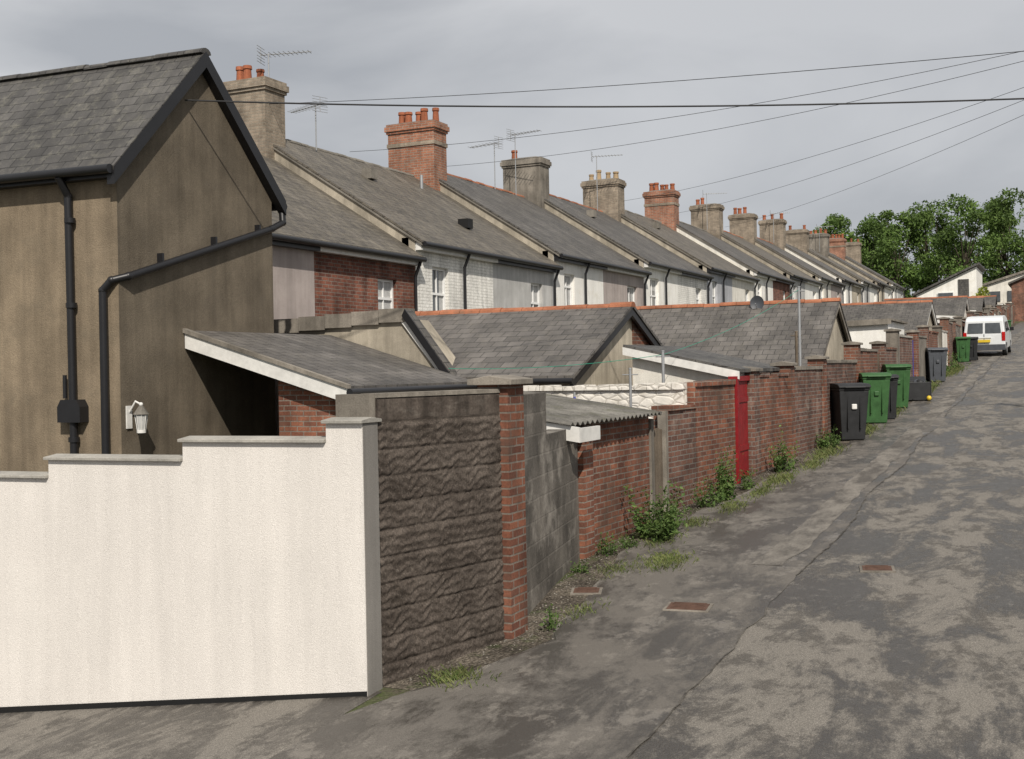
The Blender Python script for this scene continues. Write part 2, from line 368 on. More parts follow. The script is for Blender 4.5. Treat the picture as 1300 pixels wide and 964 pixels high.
# ------------------------------------------------------------------ generic parts
def wall_open(mb, X, y0, y1, z0, z1, ops, m, depth=.13):
    yc = sorted({y0, y1, *[o[0] for o in ops], *[o[1] for o in ops]}); zc = sorted({z0, z1, *[o[2] for o in ops], *[o[3] for o in ops]})
    for a, b_ in zip(yc[:-1], yc[1:]):
        for c_, d in zip(zc[:-1], zc[1:]):
            ym, zm = (a+b_)/2, (c_+d)/2
            if any(o[0] < ym < o[1] and o[2] < zm < o[3] for o in ops): continue
            mb.add([(X,a,c_),(X,b_,c_),(X,b_,d),(X,a,d)], [(0,1,2,3)], m)
    for (a, b_, c_, d) in ops:
        x2 = X-depth
        mb.add([(X,a,c_),(x2,a,c_),(x2,a,d),(X,a,d)], [(0,1,2,3)], m); mb.add([(X,b_,c_),(x2,b_,c_),(x2,b_,d),(X,b_,d)], [(3,2,1,0)], m)
        mb.add([(X,a,d),(x2,a,d),(x2,b_,d),(X,b_,d)], [(0,1,2,3)], m); mb.add([(X,a,c_),(x2,a,c_),(x2,b_,c_),(X,b_,c_)], [(3,2,1,0)], m)
def window(X, ya, yb, za, zb, par, style=0):
    b = MB(); x = X-.125; w = .055
    b.box(x-.05,x+.03,ya,ya+w,za,zb,'whitep'); b.box(x-.05,x+.03,yb-w,yb,za,zb,'whitep')
    b.box(x-.05,x+.03,ya+w,yb-w,zb-w,zb,'whitep'); b.box(x-.05,x+.03,ya+w,yb-w,za,za+w,'whitep')
    zm = za+(zb-za)*(.5 if style == 0 else .66)
    b.box(x-.04,x+.025,ya+w,yb-w,zm-.028,zm+.028,'whitep')
    if style != 1: b.box(x-.035,x+.02,(ya+yb)/2-.014,(ya+yb)/2+.014,za+w,zb-w,'whitep')
    b.obj('window_frame', par)
    b = MB(); b.box(x-.03,x-.015,ya+.03,yb-.03,za+.03,zb-.03,'glass'); b.obj('window_glass', par)
    b = MB()
    hb = (zb-za)*R(.25,.6)
    if random.random() < .5: b.box(x-.0145,x-.0125,ya+.06,yb-.06,zb-hb,zb-.06,'curtain')
    else: b.box(x-.0145,x-.0125,ya+.06,ya+(yb-ya)*.3,za+.06,zb-.06,'curtain'); b.box(x-.0145,x-.0125,yb-(yb-ya)*.3,yb-.06,za+.06,zb-.06,'curtain')
    b.obj('curtain', par)
    b = MB(); b.box(x-.02,X+.07,ya-.06,yb+.06,za-.07,za-.002,'coping'); b.obj('window_sill', par)
def roof_slab(mb, xe, ze, xr, zr, y0, y1, m, t=.05):
    mb.prism([(xe,y0,ze),(xr,y0,zr),(xr,y0,zr+t),(xe,y0,ze+t)], (0,y1-y0,0), m)
def ridge(mb, p0, p1, m, L=.45, r=.13):
    p0, p1 = Vector(p0), Vector(p1); d = p1-p0; n = max(1, round(d.length/L)); u = d.normalized(); side = u.cross(Vector((0,0,1))).normalized()
    for i in range(n):
        a = p0+d*(i/n)+u*.006; c_ = p0+d*((i+1)/n)-u*.006; dz = R(-.015,.012)
        prof = []
        for k in range(7):
            t = math.pi*k/6
            prof.append(a+side*math.cos(t)*r+Vector((0,0,math.sin(t)*r*.75-.06+dz)))
        mb.prism(prof, c_-a, m)
def pot(mb, x, y, z, m, h=.42, r=.115):
    mb.cyl((x,y,z),(x,y,z+h*.8),r,m,r1=r*.82,n=12); mb.cyl((x,y,z+h*.8),(x,y,z+h),r*1.05,m,r1=r*.98,n=12)
    mb.cyl((x,y,z+h),(x,y,z+h+.004),r*.7,'tar',n=12)
def chimney(x, y, zb, zt, m, par, npots=4, wx=1.5, wy=.8, potm='pot', clump=None):
    b = MB()
    b.box(x-wx/2,x+wx/2,y-wy/2,y+wy/2,zb,zt-.3,m)
    b.box(x-wx/2-.04,x+wx/2+.04,y-wy/2-.04,y+wy/2+.04,zt-.3,zt-.225,m)
    b.box(x-wx/2-.08,x+wx/2+.08,y-wy/2-.08,y+wy/2+.08,zt-.225,zt-.08,m)
    b.box(x-wx/2-.04,x+wx/2+.04,y-wy/2-.04,y+wy/2+.04,zt-.08,zt,m)
    if m == 'brickor': b.box(x-wx/2-.03,x+wx/2+.03,y-wy/2-.03,y+wy/2+.03,zt-.72,zt-.6,'brickbuff')
    b.prism([(x-wx/2+.02,y-wy/2+.02,zt),(x+wx/2-.02,y-wy/2+.02,zt),(x+wx/2-.3,y-.1,zt+.09),(x-wx/2+.3,y-.1,zt+.09)], (0,.5,0), 'ash')
    xs = [x-wx/2+.22+i*(wx-.44)/max(1,npots-1) for i in range(npots)] if clump is None else [x-wx/2+.25+i*.3 for i in range(npots)]
    for i, xx in enumerate(xs):
        pot(b, xx, y+(.0 if i%2 else .12)+R(-.04,.04), zt+.03, potm, R(.3,.48), R(.1,.13))
    b.obj('chimney_stack', par)
def aerial(x, y, z, h, ang, par, n=9, tilt=0):
    b = MB(); b.cyl((x,y,z),(x,y,z+h),.017,'steel',n=6)
    d = Vector((math.cos(ang), math.sin(ang), tilt)); s_ = Vector((-math.sin(ang), math.cos(ang), 0)); L = 1.1
    p = Vector((x,y,z+h-.03)); b.cyl(p-d*.2, p+d*L, .012, 'steel', n=6)
    for i in range(n):
        q = p-d*.15+d*(L+.1)*i/(n-1); w = .26-.012*i; b.cyl(q-s_*w, q+s_*w, .008, 'steel', n=5)
    q = p-d*.2
    for k in (-1,1):
        for j in range(3): b.cyl(q-s_*.24+Vector((0,0,k*(.05+.07*j))), q+s_*.24+Vector((0,0,k*(.05+.07*j))), .007, 'steel', n=5)
    b.cyl(q-Vector((0,0,.2)), q+Vector((0,0,.2)), .01, 'steel', n=5)
    b.obj('tv_aerial', par)

# ------------------------------------------------------------------ terrace
XR, XE, P, Y1 = -18.0, -13.5, 8.05, 15.5
def bay_e(k): return 2.72 + .37*(k-1)
walls = [('pinkr','brickhouse'),('brickwhite','greyr'),('white','pinkr'),('white','brickwhite'),('bluegrey','white2'),('white','brickhouse'),
         ('greyr','white'),('white2','pinkr'),('white','cream'),('greyr','white'),('cream','white'),('white','greyr')]
roofs = ['slate2','slate2','slate','slate','slate2','slate','slate2','slate','slate','slate2','slate','slate']
chm = ['brickbuff','brickor','conc','brickbuff','brickor','brickbuff','brickbuff','brickbuff','brickbuff','conc','brickor','brickbuff']
chh = [1.33,1.38,1.15,1.1,1.3,1.2,1.2,1.35,1.1,1.2,1.2,1.2]
for k in range(1, 13):
    ya = Y1+P*(k-1); yb = ya+P; ze = bay_e(k); zr = ze+2.85; zprev = bay_e(k-1)
    for half in (0, 1):
        h0, h1 = (ya, ya+P/2) if half == 0 else (ya+P/2, yb)
        par = empty('terraced_house')
        zg = g(XE, h0)-.4
        wy = h0+1.18 if half == 0 else h1-1.25
        wz = ze-.62-(.05 if half else 0); wh = 1.25 if (k+half)%3 else 1.1; ww = .4 if (k+half)%4 else .5
        lz = ze-3.1
        ops = [(wy-ww, wy+ww, wz-wh, wz), (wy-ww, wy+ww, lz-1.1, lz)]
        b = MB(); wall_open(b, XE, h0, h1, zg, ze, ops, walls[k-1][half]); b.box(XE-.35,XE-.17,h0,h1,zg,ze,'tar')
        b.box(-22.7,-22.5,h0,h1,zg,ze,'cream')
        b.obj('walls', par)
        st = (k*2+half) % 3
        for o in ops: window(XE, *o, par, style=0 if st else 2)
        b = MB(); roof_slab(b, XE+.22, ze-.14, XR, zr, h0-(.06 if half == 0 else 0), h1, roofs[k-1]); roof_slab(b, -22.72, ze-.14, XR, zr, h0-(.06 if half == 0 else 0), h1, roofs[k-1]); b.obj('roof', par)
        b = MB(); ridge(b, (XR,h0,zr+.05), (XR,h1,zr+.05), 'terra' if k in (3,4,7,8) else 'ash', r=.11); b.obj('ridge_tiles', par)
        b = MB(); b.cyl((XE+.25,h0,ze-.17),(XE+.25,h1,ze-.17),.06,'blackp',n=10)
        b.box(XE+.02,XE+.16,h0,h1,ze-.3,ze-.13,'blackp' if (k+half)%2 else 'whitew'); b.obj('gutter', par)
        b = MB(); dy = h0+2.25 if half == 0 else h1-.18
        b.pipe([(XE+.25,dy,ze-.2),(XE+.1,dy,ze-.55),(XE+.1,dy,zg)], .038, 'blackp'); b.obj('downpipe', par)
        if half == 0:
            b = MB()
            b.prism([(XE-.002,ya,zg),(XE-.002,ya,ze-.02),(XR,ya,zr-.01),(-22.5,ya,ze-.02),(-22.5,ya,zg)], (0,.24,0), 'party' if k not in (6,9) else 'white2'); b.obj('party_wall', par)
            b = MB()
            b.prism([(XE+.2,ya-.05,ze-.2),(XR,ya-.05,zr-.06),(XR,ya-.05,zr-.005),(XE+.2,ya-.05,ze-.145)], (0,.048,0), 'ash'); b.obj('verge', par)
            b = MB()
            if k in (2, 4, 5): b.box(XR+1.2,XR+1.5,ya+3,ya+3.3,zr-.82,zr-.55,'ash')
            if k == 2: b.cyl((XR+1.0,yb-1.5,zr-.7),(XR+1.0,yb-1.5,zr-.2),.05,'steel'); b.box(XR+3.2,XR+3.5,ya+4.6,ya+4.9,zr-2.1,zr-1.85,'tar')
            if len(b.v): b.obj('roof_vent', par)
        else:
            npt = [3,5,1,4,5,2,3,3,2,4,5,3][k-1]
            chimney(XR-.05 if k == 1 else XR, yb+.05, ze+1.5, zr+.37+chh[k-1]-.1, chm[k-1], par, npt, wx=1.36 if k == 1 else 1.5+.1*(k%2 == 0), potm='pot' if k not in (4,) else 'potbuff', clump=(1 if k in (1,3,6,7) else None))
            if k in (1,): aerial(XR+.5, yb, zr+1.1, 1.15, .25, par, 11)
            if k in (2,): aerial(XR+.3, yb-5.8, zr-.1, 1.2, 2.8, par, 10)
            if k in (3,): aerial(XR+.3, yb-1.5, zr-.1, 2.2, -.2, par, 10); aerial(XR+.3, yb-3.2, zr-.1, 1.6, 2.9, par, 8)
            if k in (4,): aerial(XR+.3, yb-1.5, zr-.1, 2.3, .2, par, 10)
            if k in (6,8,10): aerial(XR+.3, yb-1.0, zr, 2.0, .3, par, 10)
    if k == 12:
        b = MB(); b.prism([(XE,yb,zg),(XE,yb,ze-.02),(XR,yb,zr),(-22.5,yb,ze-.02),(-22.5,yb,zg)], (0,.2,0), 'cream'); b.obj('gable_wall', par)

# ------------------------------------------------------------------ roughcast house on the left
TA = math.tan(math.radians(3.6))
sh = lambda p: Vector((p.x, p.y + TA*(p.x+12), p.z))
par = empty('roughcast_house')
y0, y1, yc, ze, zr, xg, xl = 12.6, 16.15, 14.38, 3.08, 4.92, -12.0, -24
b = MB(sh)
b.box(xl,xg,y0,y1,-3.9,ze,'brown'); 
b.obj('side_walls', par)
b = MB(sh); b.prism([(xg-.2,y0+.001,-3.9),(xg-.2,y1-.001,-3.9),(xg-.2,y1-.001,ze),(xg-.2,yc,zr-.05),(xg-.2,y0+.001,ze)], (.205,0,0), 'brownshaded'); b.obj('gable_wall', par)
def slope_y(mb, xa, xb, ye, ze_, yr, zr_, m, t=.06):
    mb.prism([(xa,ye,ze_),(xa,yr,zr_),(xa,yr,zr_+t),(xa,ye,ze_+t)], (xb-xa,0,0), m)
s1 = (zr-ze)/(yc-y0); s2 = (zr-ze)/(y1-yc)
b = MB(sh); slope_y(b, xl, xg+.14, y0-.2, ze-.2*s1, yc, zr, 'slatedark'); slope_y(b, xl, xg+.14, y1+.2, ze-.2*s2, yc, zr, 'slatedark'); b.obj('roof', par)
b = MB(sh); ridge(b, (xl,yc,zr+.06), (xg+.15,yc,zr+.06), 'slatedark', r=.12); b.obj('ridge_tiles', par)
b = MB(sh)
for ye, s_, sg in ((y0-.2, s1, 1), (y1+.2, s2, -1)):
    z_e = ze-.2*s_
    b.prism([(xg+.02,ye,z_e-.2),(xg+.02,yc,zr-.2),(xg+.02,yc,zr+.04),(xg+.02,ye,z_e+.04)], (.13,0,0), 'blackp')
b.box(xl,xg+.02,y0-.17,y0-.01,ze-.3,ze-.14,'blackp'); b.obj('bargeboards', par)
b = MB(sh); b.cyl((xl,y0-.25,ze-.2),(xg+.12,y0-.25,ze-.2),.065,'blackp',n=12); b.cyl((xg-1.5,y1+.24,ze-.25),(xg+.1,y1+.24,ze-.25),.065,'blackp'); b.obj('gutter', par)
b = MB(sh)
b.pipe([(-12.78,y0-.25,ze-.25),(-12.78,y0-.08,ze-.5),(-12.74,y0-.08,-3.5)], .055, 'blackp')
b.pipe([(-12.9,y0-.08,.05),(-12.9,y0-.08,-.28)], .028, 'blackp')
b.prism([(-12.96,y0-.001,-.62),(-12.56,y0-.001,-.62),(-12.56,y0-.001,-.4),(-12.62,y0-.001,-.3),(-12.9,y0-.001,-.3),(-12.96,y0-.001,-.4)], (0,-.17,0), 'blackp')
for zc in (2.2,1.0,-.9): b.cyl((-12.755,y0-.08,zc),(-12.755,y0-.08,zc+.07),.075,'blackp')
b.obj('downpipe', par)
b = MB(sh)
b.pipe([(-12.19,y0-.09,-3.5),(-12.19,y0-.09,1.22),(-12.06,y0-.06,1.36),(xg+.09,y0+.1,1.42),(xg+.09,y1-.12,2.42),(xg+.09,y1+.18,2.55),(xg+.05,y1+.22,2.8)], .055, 'blackp')
for yy, zz in ((13.4,1.73),(14.6,2.08),(15.7,2.38)): b.box(xg,xg+.1,yy-.02,yy+.02,zz-.07,zz+.07,'blackp')
b.obj('rainwater_pipe', par)
b = MB(); lx, ly, lz = xg+.24, 12.74, -.6
b.box(xg,xg+.03,ly-.05,ly+.05,lz-.12,lz+.2,'whitew'); b.pipe([(xg+.02,ly,lz+.1),(xg+.14,ly,lz+.26),(lx,ly,lz+.22)], .014, 'whitew')
b.cyl((lx,ly,lz+.08),(lx,ly,lz+.2),.11,'ash',r1=.03,n=8); b.ball((lx,ly,lz+.22),.03,'whitew'); b.cyl((lx,ly,lz-.14),(lx,ly,lz+.075),.055,'curtain',r1=.085,n=8); b.cyl((lx,ly,lz-.18),(lx,ly,lz-.14),.065,'whitew',n=8)
for i in range(8):
    t = math.pi*i/4; b.cyl((lx+.056*math.cos(t),ly+.056*math.sin(t),lz-.14),(lx+.088*math.cos(t),ly+.088*math.sin(t),lz+.08),.006,'whitew',n=5)
b.obj('wall_lantern', par)

# ------------------------------------------------------------------ lean-to + outbuilding
par = empty('lean_to_shed')
b = MB(); b.prism([(-10.45,14.15,-3.3),(-9.35,14.15,-3.3),(-9.35,14.15,-.19),(-10.45,14.15,.14)], (0,.22,0), 'brick'); b.box(-9.57,-9.35,14.375,17.8,-3.3,-.28,'brick'); b.obj('brick_walls', par)
b = MB(); b.prism([(-11.99,13.98,.62),(-9.12,13.98,-.24),(-9.12,13.98,-.18),(-11.99,13.98,.69)], (0,3.85,0), 'tile'); b.obj('roof', par)
b = MB(); b.prism([(-11.98,13.93,.42),(-9.12,13.93,-.42),(-9.12,13.93,-.22),(-11.98,13.93,.655)], (0,.04,0), 'whitew'); 
b.prism([(-12.0,13.9,.655),(-9.1,13.9,-.215),(-9.1,13.9,-.16),(-12.0,13.9,.72)], (0,.1,0), 'conc'); b.cyl((-9.06,13.9,-.27),(-9.06,17.8,-.27),.055,'blackp'); b.obj('fascia', par)
par = empty('outbuilding')
b = MB(); b.prism([(-13.3,17.95,-3),(-9.6,17.95,-3),(-9.6,17.95,-.2),(-10.5,17.95,.93),(-13.3,17.95,.76)], (0,.8,0), 'party'); b.obj('walls', par)
b = MB()
for i in range(5):
    x = -13.3+i*.57; b.box(x,x+.56,17.88,18.2,.76+.03*i,1.02+.025*i,'conc')
b.obj('parapet_coping', par)
b = MB(); b.prism([(-9.4,17.86,-.42),(-10.46,17.86,1.0),(-10.46,17.86,1.1),(-9.3,17.86,-.4)], (0,.25,0), 'slate'); b.prism([(-9.42,17.83,-.47),(-10.52,17.83,.98),(-10.46,17.83,1.1),(-9.3,17.83,-.43)], (0,.028,0), 'blackp')
b.prism([(-9.5,17.9,-.46),(-10.6,17.9,.91),(-10.53,17.9,1.0),(-9.43,17.9,-.46)], (0,.03,0), 'whitew'); b.obj('roof', par)

# ------------------------------------------------------------------ gabled sheds / garages
def gabled(name, x0, x1, y0, y1, ze, zr, wm, rm, rid='terra', board='blackp', gm=None, half=None):
    par = empty(name); yc = (y0+y1)/2; zb = g(x0, y0)-.5; s_ = (zr-ze)/(yc-y0)
    b = MB(); b.prism([(x0,y0,zb),(x0,y1,zb),(x0,y1,ze),(x0,yc,zr),(x0,y0,ze)], (x1-x0,0,0), wm)
    if half: b.prism([(x1,yc+.35,zb),(x1,y1-.002,zb),(x1,y1-.002,ze),(x1,yc+.35,zr-.35*s_)], (.03,0,0), half)
    b.obj('walls', par)
    b = MB()
    slope_y(b, x0-.1, x1+.16, y0-.22, ze-.22*s_+.01, yc, zr+.01, rm); slope_y(b, x0-.1, x1+.16, y1+.22, ze-.22*s_+.01, yc, zr+.01, rm); b.obj('roof', par)
    b = MB(); ridge(b, (x0-.1,yc,zr+.07), (x1+.17,yc,zr+.07), rid, r=.13); b.obj('ridge_tiles', par)
    b = MB()
    for ye in (y0-.22, y1+.22): b.prism([(x1+.08,ye,ze-.22*s_-.14),(x1+.08,yc,zr-.14),(x1+.08,yc,zr-.004),(x1+.08,ye,ze-.22*s_-.004)], (.06,0,0), board)
    b.cyl((x0-.1,y0-.27,ze-.22*s_-.02),(x1+.16,y0-.27,ze-.22*s_-.02),.05,'blackp'); b.obj('bargeboards', par)
    return par
gabled('garage', -12.2, -7.5, 18.15, 23.7, -.08, 1.12, 'cream', 'tile', half='brick')
gar = gabled('garage', -11.2, -5.55, 28.9, 34.3, .0, 1.62, 'cream', 'tile', board='conc')
b = MB(); dc = Vector((-7.5,31.4,1.66)); b.cyl((-7.5,31.6,1.45),(-7.5,31.45,1.68),.02,'steel')
pts = []; 
for j in range(4):
    for i in range(16):
        t = 2*math.pi*i/16; r = .19*j/3; pts.append(dc+Vector((r*math.cos(t), -.05-.06*(j/3)**2, r*math.sin(t)*1.05)))
b.add(pts, [(j*16+i, j*16+(i+1)%16, (j+1)*16+(i+1)%16, (j+1)*16+i) for j in range(3) for i in range(16)], 'bingrey', True)
b.cyl(dc+Vector((0,0,-.19)), dc+Vector((0,-.3,-.02)), .01, 'steel'); b.obj('satellite_dish', gar)
def flat_shed(x0, x1, y0, y1, z0, z1, wm, rm='corr', door=True, name='garden_shed'):
    par = empty(name); zb = g(x0, y0)-.4
    b = MB(); b.prism([(x0,y0,zb),(x1,y0,zb),(x1,y0,z1),(x0,y0,z0)], (0,y1-y0,0), wm); b.obj('walls', par)
    b = MB(); b.prism([(x0-.12,y0-.12,z0+.015),(x1+.12,y0-.12,z1+.01),(x1+.12,y0-.12,z1+.07),(x0-.12,y0-.12,z0+.075)], (0,y1-y0+.24,0), rm); b.obj('roof', par)
    b = MB(); b.prism([(x0-.12,y0-.15,z0-.1),(x1+.12,y0-.15,z1-.1),(x1+.12,y0-.15,z1+.03),(x0-.12,y0-.15,z0+.03)], (0,.028,0), 'whitew' if wm != 'white' else 'conc'); b.obj('fascia', par)
    if door:
        b = MB(); xm = (x0+x1)/2; b.box(xm-.3,xm+.2,y0-.02,y0+.01,max(z0,z1)-.75,max(z0,z1)-.35,'glass'); b.obj('shed_window', par)
flat_shed(-6.7, -4.95, 19.0, 22.2, .32, -.12, 'white2', 'slatedark', False, 'coal_shed')
flat_shed(-6.6, -5.05, 38, 42, 1.25, 1.3, 'white', 'conc', False)
gabled('garage', -9, -4.9, 45.5, 51, 1.1, 2.3, 'party', 'slate', board='whitew')
flat_shed(-7.2, -4.9, 53.5, 56.5, 1.8, 1.75, 'cream', 'conc')
flat_shed(-6.9, -4.8, 59, 62, 2.25, 2.1, 'white2', 'corr')
gabled('garage', -9, -5.0, 64.5, 70, 2.2, 3.4, 'white2', 'slate', board='whitew')
flat_shed(-7.2, -4.9, 73, 77, 3.0, 2.9, 'cream', 'corr')
gabled('garage', -9, -5.1, 80, 85, 3.0, 4.1, 'party', 'slate')
flat_shed(-7.2, -4.9, 88, 92, 3.7, 3.8, 'white', 'conc')
gabled('garage', -9, -5.1, 95, 100, 3.7, 4.9, 'brick', 'slate')
flat_shed(-7.2, -4.9, 104, 108, 4.5, 4.6, 'white2', 'conc')

# ------------------------------------------------------------------ boundary walls
par = empty('white_boundary_wall')
TW = math.tan(math.radians(4)); shw = lambda p: Vector((p.x, p.y + TW*(p.x+4.95), p.z))
b = MB(shw); c_ = MB(shw); t_ = MB(shw)
st = [(-5.27,-4.95,-.37),(-6.62,-5.27,-.52),(-8.02,-6.62,-.68),(-9.4,-8.02,-.84),(-10.8,-9.4,-1.0),(-12.2,-10.8,-1.16),(-14,-12.2,-1.32)]
for i, (xa, xb, zt) in enumerate(st):
    zt -= .02
    b.box(xa, xb, 7.76, 7.98, -4.2, zt, 'whiter')
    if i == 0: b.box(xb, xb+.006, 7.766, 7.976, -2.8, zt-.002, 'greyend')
    c_.prism([(xa-.02,7.72,zt),(xa-.02,8.02,zt),(xa-.02,8.02,zt+.025),(xa-.02,7.87,zt+.045),(xa-.02,7.72,zt+.025)], (xb-xa+(.04 if i == 0 else .02),0,0), 'coping')
t_.add([(-14,7.752,g(-12,7.7)-.1),(-12,7.752,g(-12,7.7)-.1),(-4.945,7.752,g(-5,7.7)-.1),(-4.945,7.752,g(-5,7.7)+.05),(-12,7.752,g(-12,7.7)+.05),(-14,7.752,g(-12,7.7)+.05)], [(0,1,4,5),(1,2,3,4)], 'tar')
b.obj('wall', par); c_.obj('coping', par, .004); t_.obj('tar_plinth', par)
A, B_ = Vector((-4.97,8.0,0)), Vector((-4.62,9.5,0)); d = (B_-A); Lp = d.length; d.normalize(); nr = Vector((d.y,-d.x,0))
b = MB(); nu, nv = 150, 230; z0, z1 = -2.75, -.19; rows = 12; rh = (z1-z0)/rows
pts = []; fs = []
for j in range(nv+1):
    vz = z0+(z1-z0)*j/nv; r = min(rows-1, int((vz-z0)/rh)); fv = ((vz-z0)/rh)-r
    for i in range(nu+1):
        u = Lp*i/nu
        e_ = min(1, min(fv, 1-fv)/.10)
        uu = ((u+(.25 if r%2 else 0)) % .75); rr = (r*7) % 5
        w_ = fv*2.6 + 1.3*noise.noise(Vector((uu*4.5, rr*4.0, 1))) + .3*noise.noise(Vector((uu*18, fv*3, rr*2.0)))
        band = abs((w_ % 1.0)-.5)*2
        h = e_*(.010 + .013*(band**1.3) + .005*noise.noise(Vector((u*20, vz*30, 0)))) if r < rows-1 else e_*.010
        p = A+d*u+nr*h; pts.append((p.x,p.y,vz))
for j in range(nv):
    for i in range(nu):
        k = j*(nu+1)+i; fs.append((k, k+1, k+nu+2, k+nu+1))
b.add(pts, fs, 'panel', True)
back = [A, B_, B_-nr*.15, A-nr*.15]
b.prism([(p.x-nr.x*.003, p.y-nr.y*.003, -3) for p in back], (0,0,3-.2), 'panel')
b.prism([(p.x+nr.x*.02*s_, p.y+nr.y*.02*s_, -.2) for p, s_ in zip(back, (1,1,-1,-1))], (0,0,.035), 'conc')
b.box(-5.35,-4.98,8.0,8.12,-2.6,-.17,'conc')
b.obj('stone_effect_panel_wall')
def pier(x, y, w, l, zt, m='brick', cap='conc', name='brick_gate_pier', ov=.05):
    par = empty(name); b = MB(); b.box(x-w,x,y,y+l,g(x,y)-.3,zt,m); b.obj('shaft', par)
    b = MB(); b.prism([(x-w-ov,y-ov,zt),(x+ov,y-ov,zt),(x+ov,y-ov,zt+.05),(x-w/2,y-ov,zt+.085),(x-w-ov,y-ov,zt+.05)], (0,l+2*ov,0), cap); b.obj('cap', par, .006)
pier(-4.53, 9.5, .3, .34, -.13, ov=.07)
def wall(y0, y1, zt, m, cap='conc', th=.22, name='brick_wall', capz=.06, rough=0):
    xa, xb = bx(y0+.001), bx(y1-.001); par = empty(name); zb = g(xa, y0)-.3
    b = MB(); b.prism([(xa,y0,zb),(xb,y1,zb),(xb-th,y1,zb),(xa-th,y0,zb)], (0,0,zt-zb), m); b.obj('wall', par)
    if cap:
        b = MB(); n_ = max(1, int((y1-y0)/.5))
        for i in range(n_):
            ta, tb = i/n_, (i+1)/n_-.012/(y1-y0); ya_, yb_ = y0+(y1-y0)*ta, y0+(y1-y0)*tb; x1_, x2_ = xa+(xb-xa)*ta, xa+(xb-xa)*tb; dz = R(-.014,.014); o_ = R(.02,.04)
            if random.random() < .06: continue
            b.prism([(x1_+o_,ya_,zt),(x2_+o_,yb_,zt),(x2_-th-.03,yb_,zt),(x1_-th-.03,ya_,zt)], (0,0,capz+dz), cap)
        b.obj('coping', par)
wall(9.85, 11.3, -.24, 'block', None, name='block_wall')
wall(11.3, 12.95, -.68, 'block', None, name='block_wall')
pier(-5.2, 12.95, .3, .32, -.72, 'brick', 'brick', ov=0)
wall(13.27, 15.3, -.66, 'brick', None)
par = empty('corrugated_store')
b = MB(); pts = []; fs = []; nx_, ny_ = 12, 120
for i in range(nx_+1):
    for j in range(ny_+1):
        x = -7.0+2.0*i/nx_; y = 12.25+3.1*j/ny_
        pts.append((x-.06*(1-(y-12.25)/3.1), y, -.32-.3*(i/nx_)+.022*math.sin(y*2*math.pi/.146)))
for i in range(nx_):
    for j in range(ny_):
        k = i*(ny_+1)+j; fs.append((k, k+ny_+1, k+ny_+2, k+1))
b.add(pts, fs, 'corr', True); o = b.obj('corrugated_roof', par); o.modifiers.new('s','SOLIDIFY').thickness = .008
b = MB(); b.prism([(-6.6,12.3,-.58),(-4.98,12.3,-.83),(-4.98,12.3,-.66),(-6.6,12.3,-.42)], (0,.035,0), 'whitew'); b.box(-5.02,-4.98,12.34,12.95,-.83,-.67,'whitew'); b.box(-6.6,-5.3,12.36,12.46,-3,-.6,'block'); b.obj('fascia', par)
par = empty('plank_gate')
b = MB(); x = bx(15.6)
b.box(x-.1,x+.02,15.3,15.42,g(x,15.3)-.2,-.7,'conc')
for i in range(4): b.box(x-.06,x-.03,15.44+i*.125,15.44+i*.125+.115,g(x,15.4)+.05,-.85-.02*(i%2),'wood')
b.box(x-.1,x+.02,15.95,16.05,g(x,15.9)-.2,-.62,'conc'); b.obj('gate', par)
wall(16.06, 17.1, -.62, 'brick2', 'brick')
wall(17.1, 18.8, -.3, 'brick', 'brick', capz=.075)
par = empty('red_gate'); b = MB(); x = bx(19.2)
for i in range(6): b.box(x-.06,x-.03,18.93+i*.118,18.93+i*.118+.11,g(x,19)+.06,-.26,'red')
b.box(x-.14,x+.01,18.82,18.92,g(x,19)-.2,-.17,'red'); b.box(x-.14,x+.01,18.92,19.66,-.25,-.17,'red')
for zz in (-.6,-1.4): b.box(x-.03,x-.012,18.95,19.62,zz,zz+.09,'red')
b.obj('door', par)
pier(bx(19.7)+.04, 19.67, .34, .4, -.1, 'brick2')
wall(20.08, 21.8, -.2, 'brick', 'brick2')
pier(bx(22)+.04, 21.82, .32, .34, -.02, 'brick')
wall(22.18, 24.2, -.1, 'brick2', 'conc')
pier(bx(24.4)+.04, 24.22, .32, .34, .1, 'brick')
wall(24.58, 28.3, .02, 'brick2', 'conc')
y = 28.32; ms = ['brick','brick2','brick2','conc','brick','white2','brick2','block','brick','brick2']; k = 0
while y < 121:
    L = [3.2,2.6,3.6,2.9,4.2][k%5]; zt = g(-4.5,y)+1.5+[.2,.05,.3,.12][k%4]
    pier(bx(y)+.05, y, .33, .36, zt+.14, ['brick','brick2','conc'][k%3])
    wall(y+.37, y+L, zt, ms[k%10], ['conc','brick','coping'][k%3])
    if k%2 == 0:
        x = bx(y+L); par = empty('garden_gate'); b = MB()
        for i in range(7): b.box(x-.1,x-.07,y+L+.02+i*.12,y+L+.13+i*.12,g(x,y+L)+.06,zt-.05,['wood','bluep','whitew','wood'][(k//2)%4])
        b.obj('gate', par); y += L+.88
    else: y += L+.01
    k += 1
b = MB(); pts = []; fs = []; nx_, nz_ = 60, 36
for j in range(nz_+1):
    for i in range(nx_+1):
        x = -7.9+2.72*i/nx_; z = -2.6+2.28*j/nz_
        pts.append((x, 16.97-.03*noise.noise(Vector((x*6, z*10, 0)))-.015*noise.noise(Vector((x*15,z*18,3))), z+(.03*noise.noise(Vector((x*4,0,5))) if j == nz_ else 0)))
for j in range(nz_):
    for i in range(nx_):
        k = j*(nx_+1)+i; fs.append((k,k+1,k+nx_+2,k+nx_+1))
b.add(pts, fs, 'rubble', True); b.box(-7.9,-5.18,17.03,17.35,-2.6,-.34,'rubble')
for i in range(14): 
    x = -7.9+i*.195; b.box(x+.005,x+.19,16.92,17.36,-.335,-.25+R(-.03,.03),'rubble')
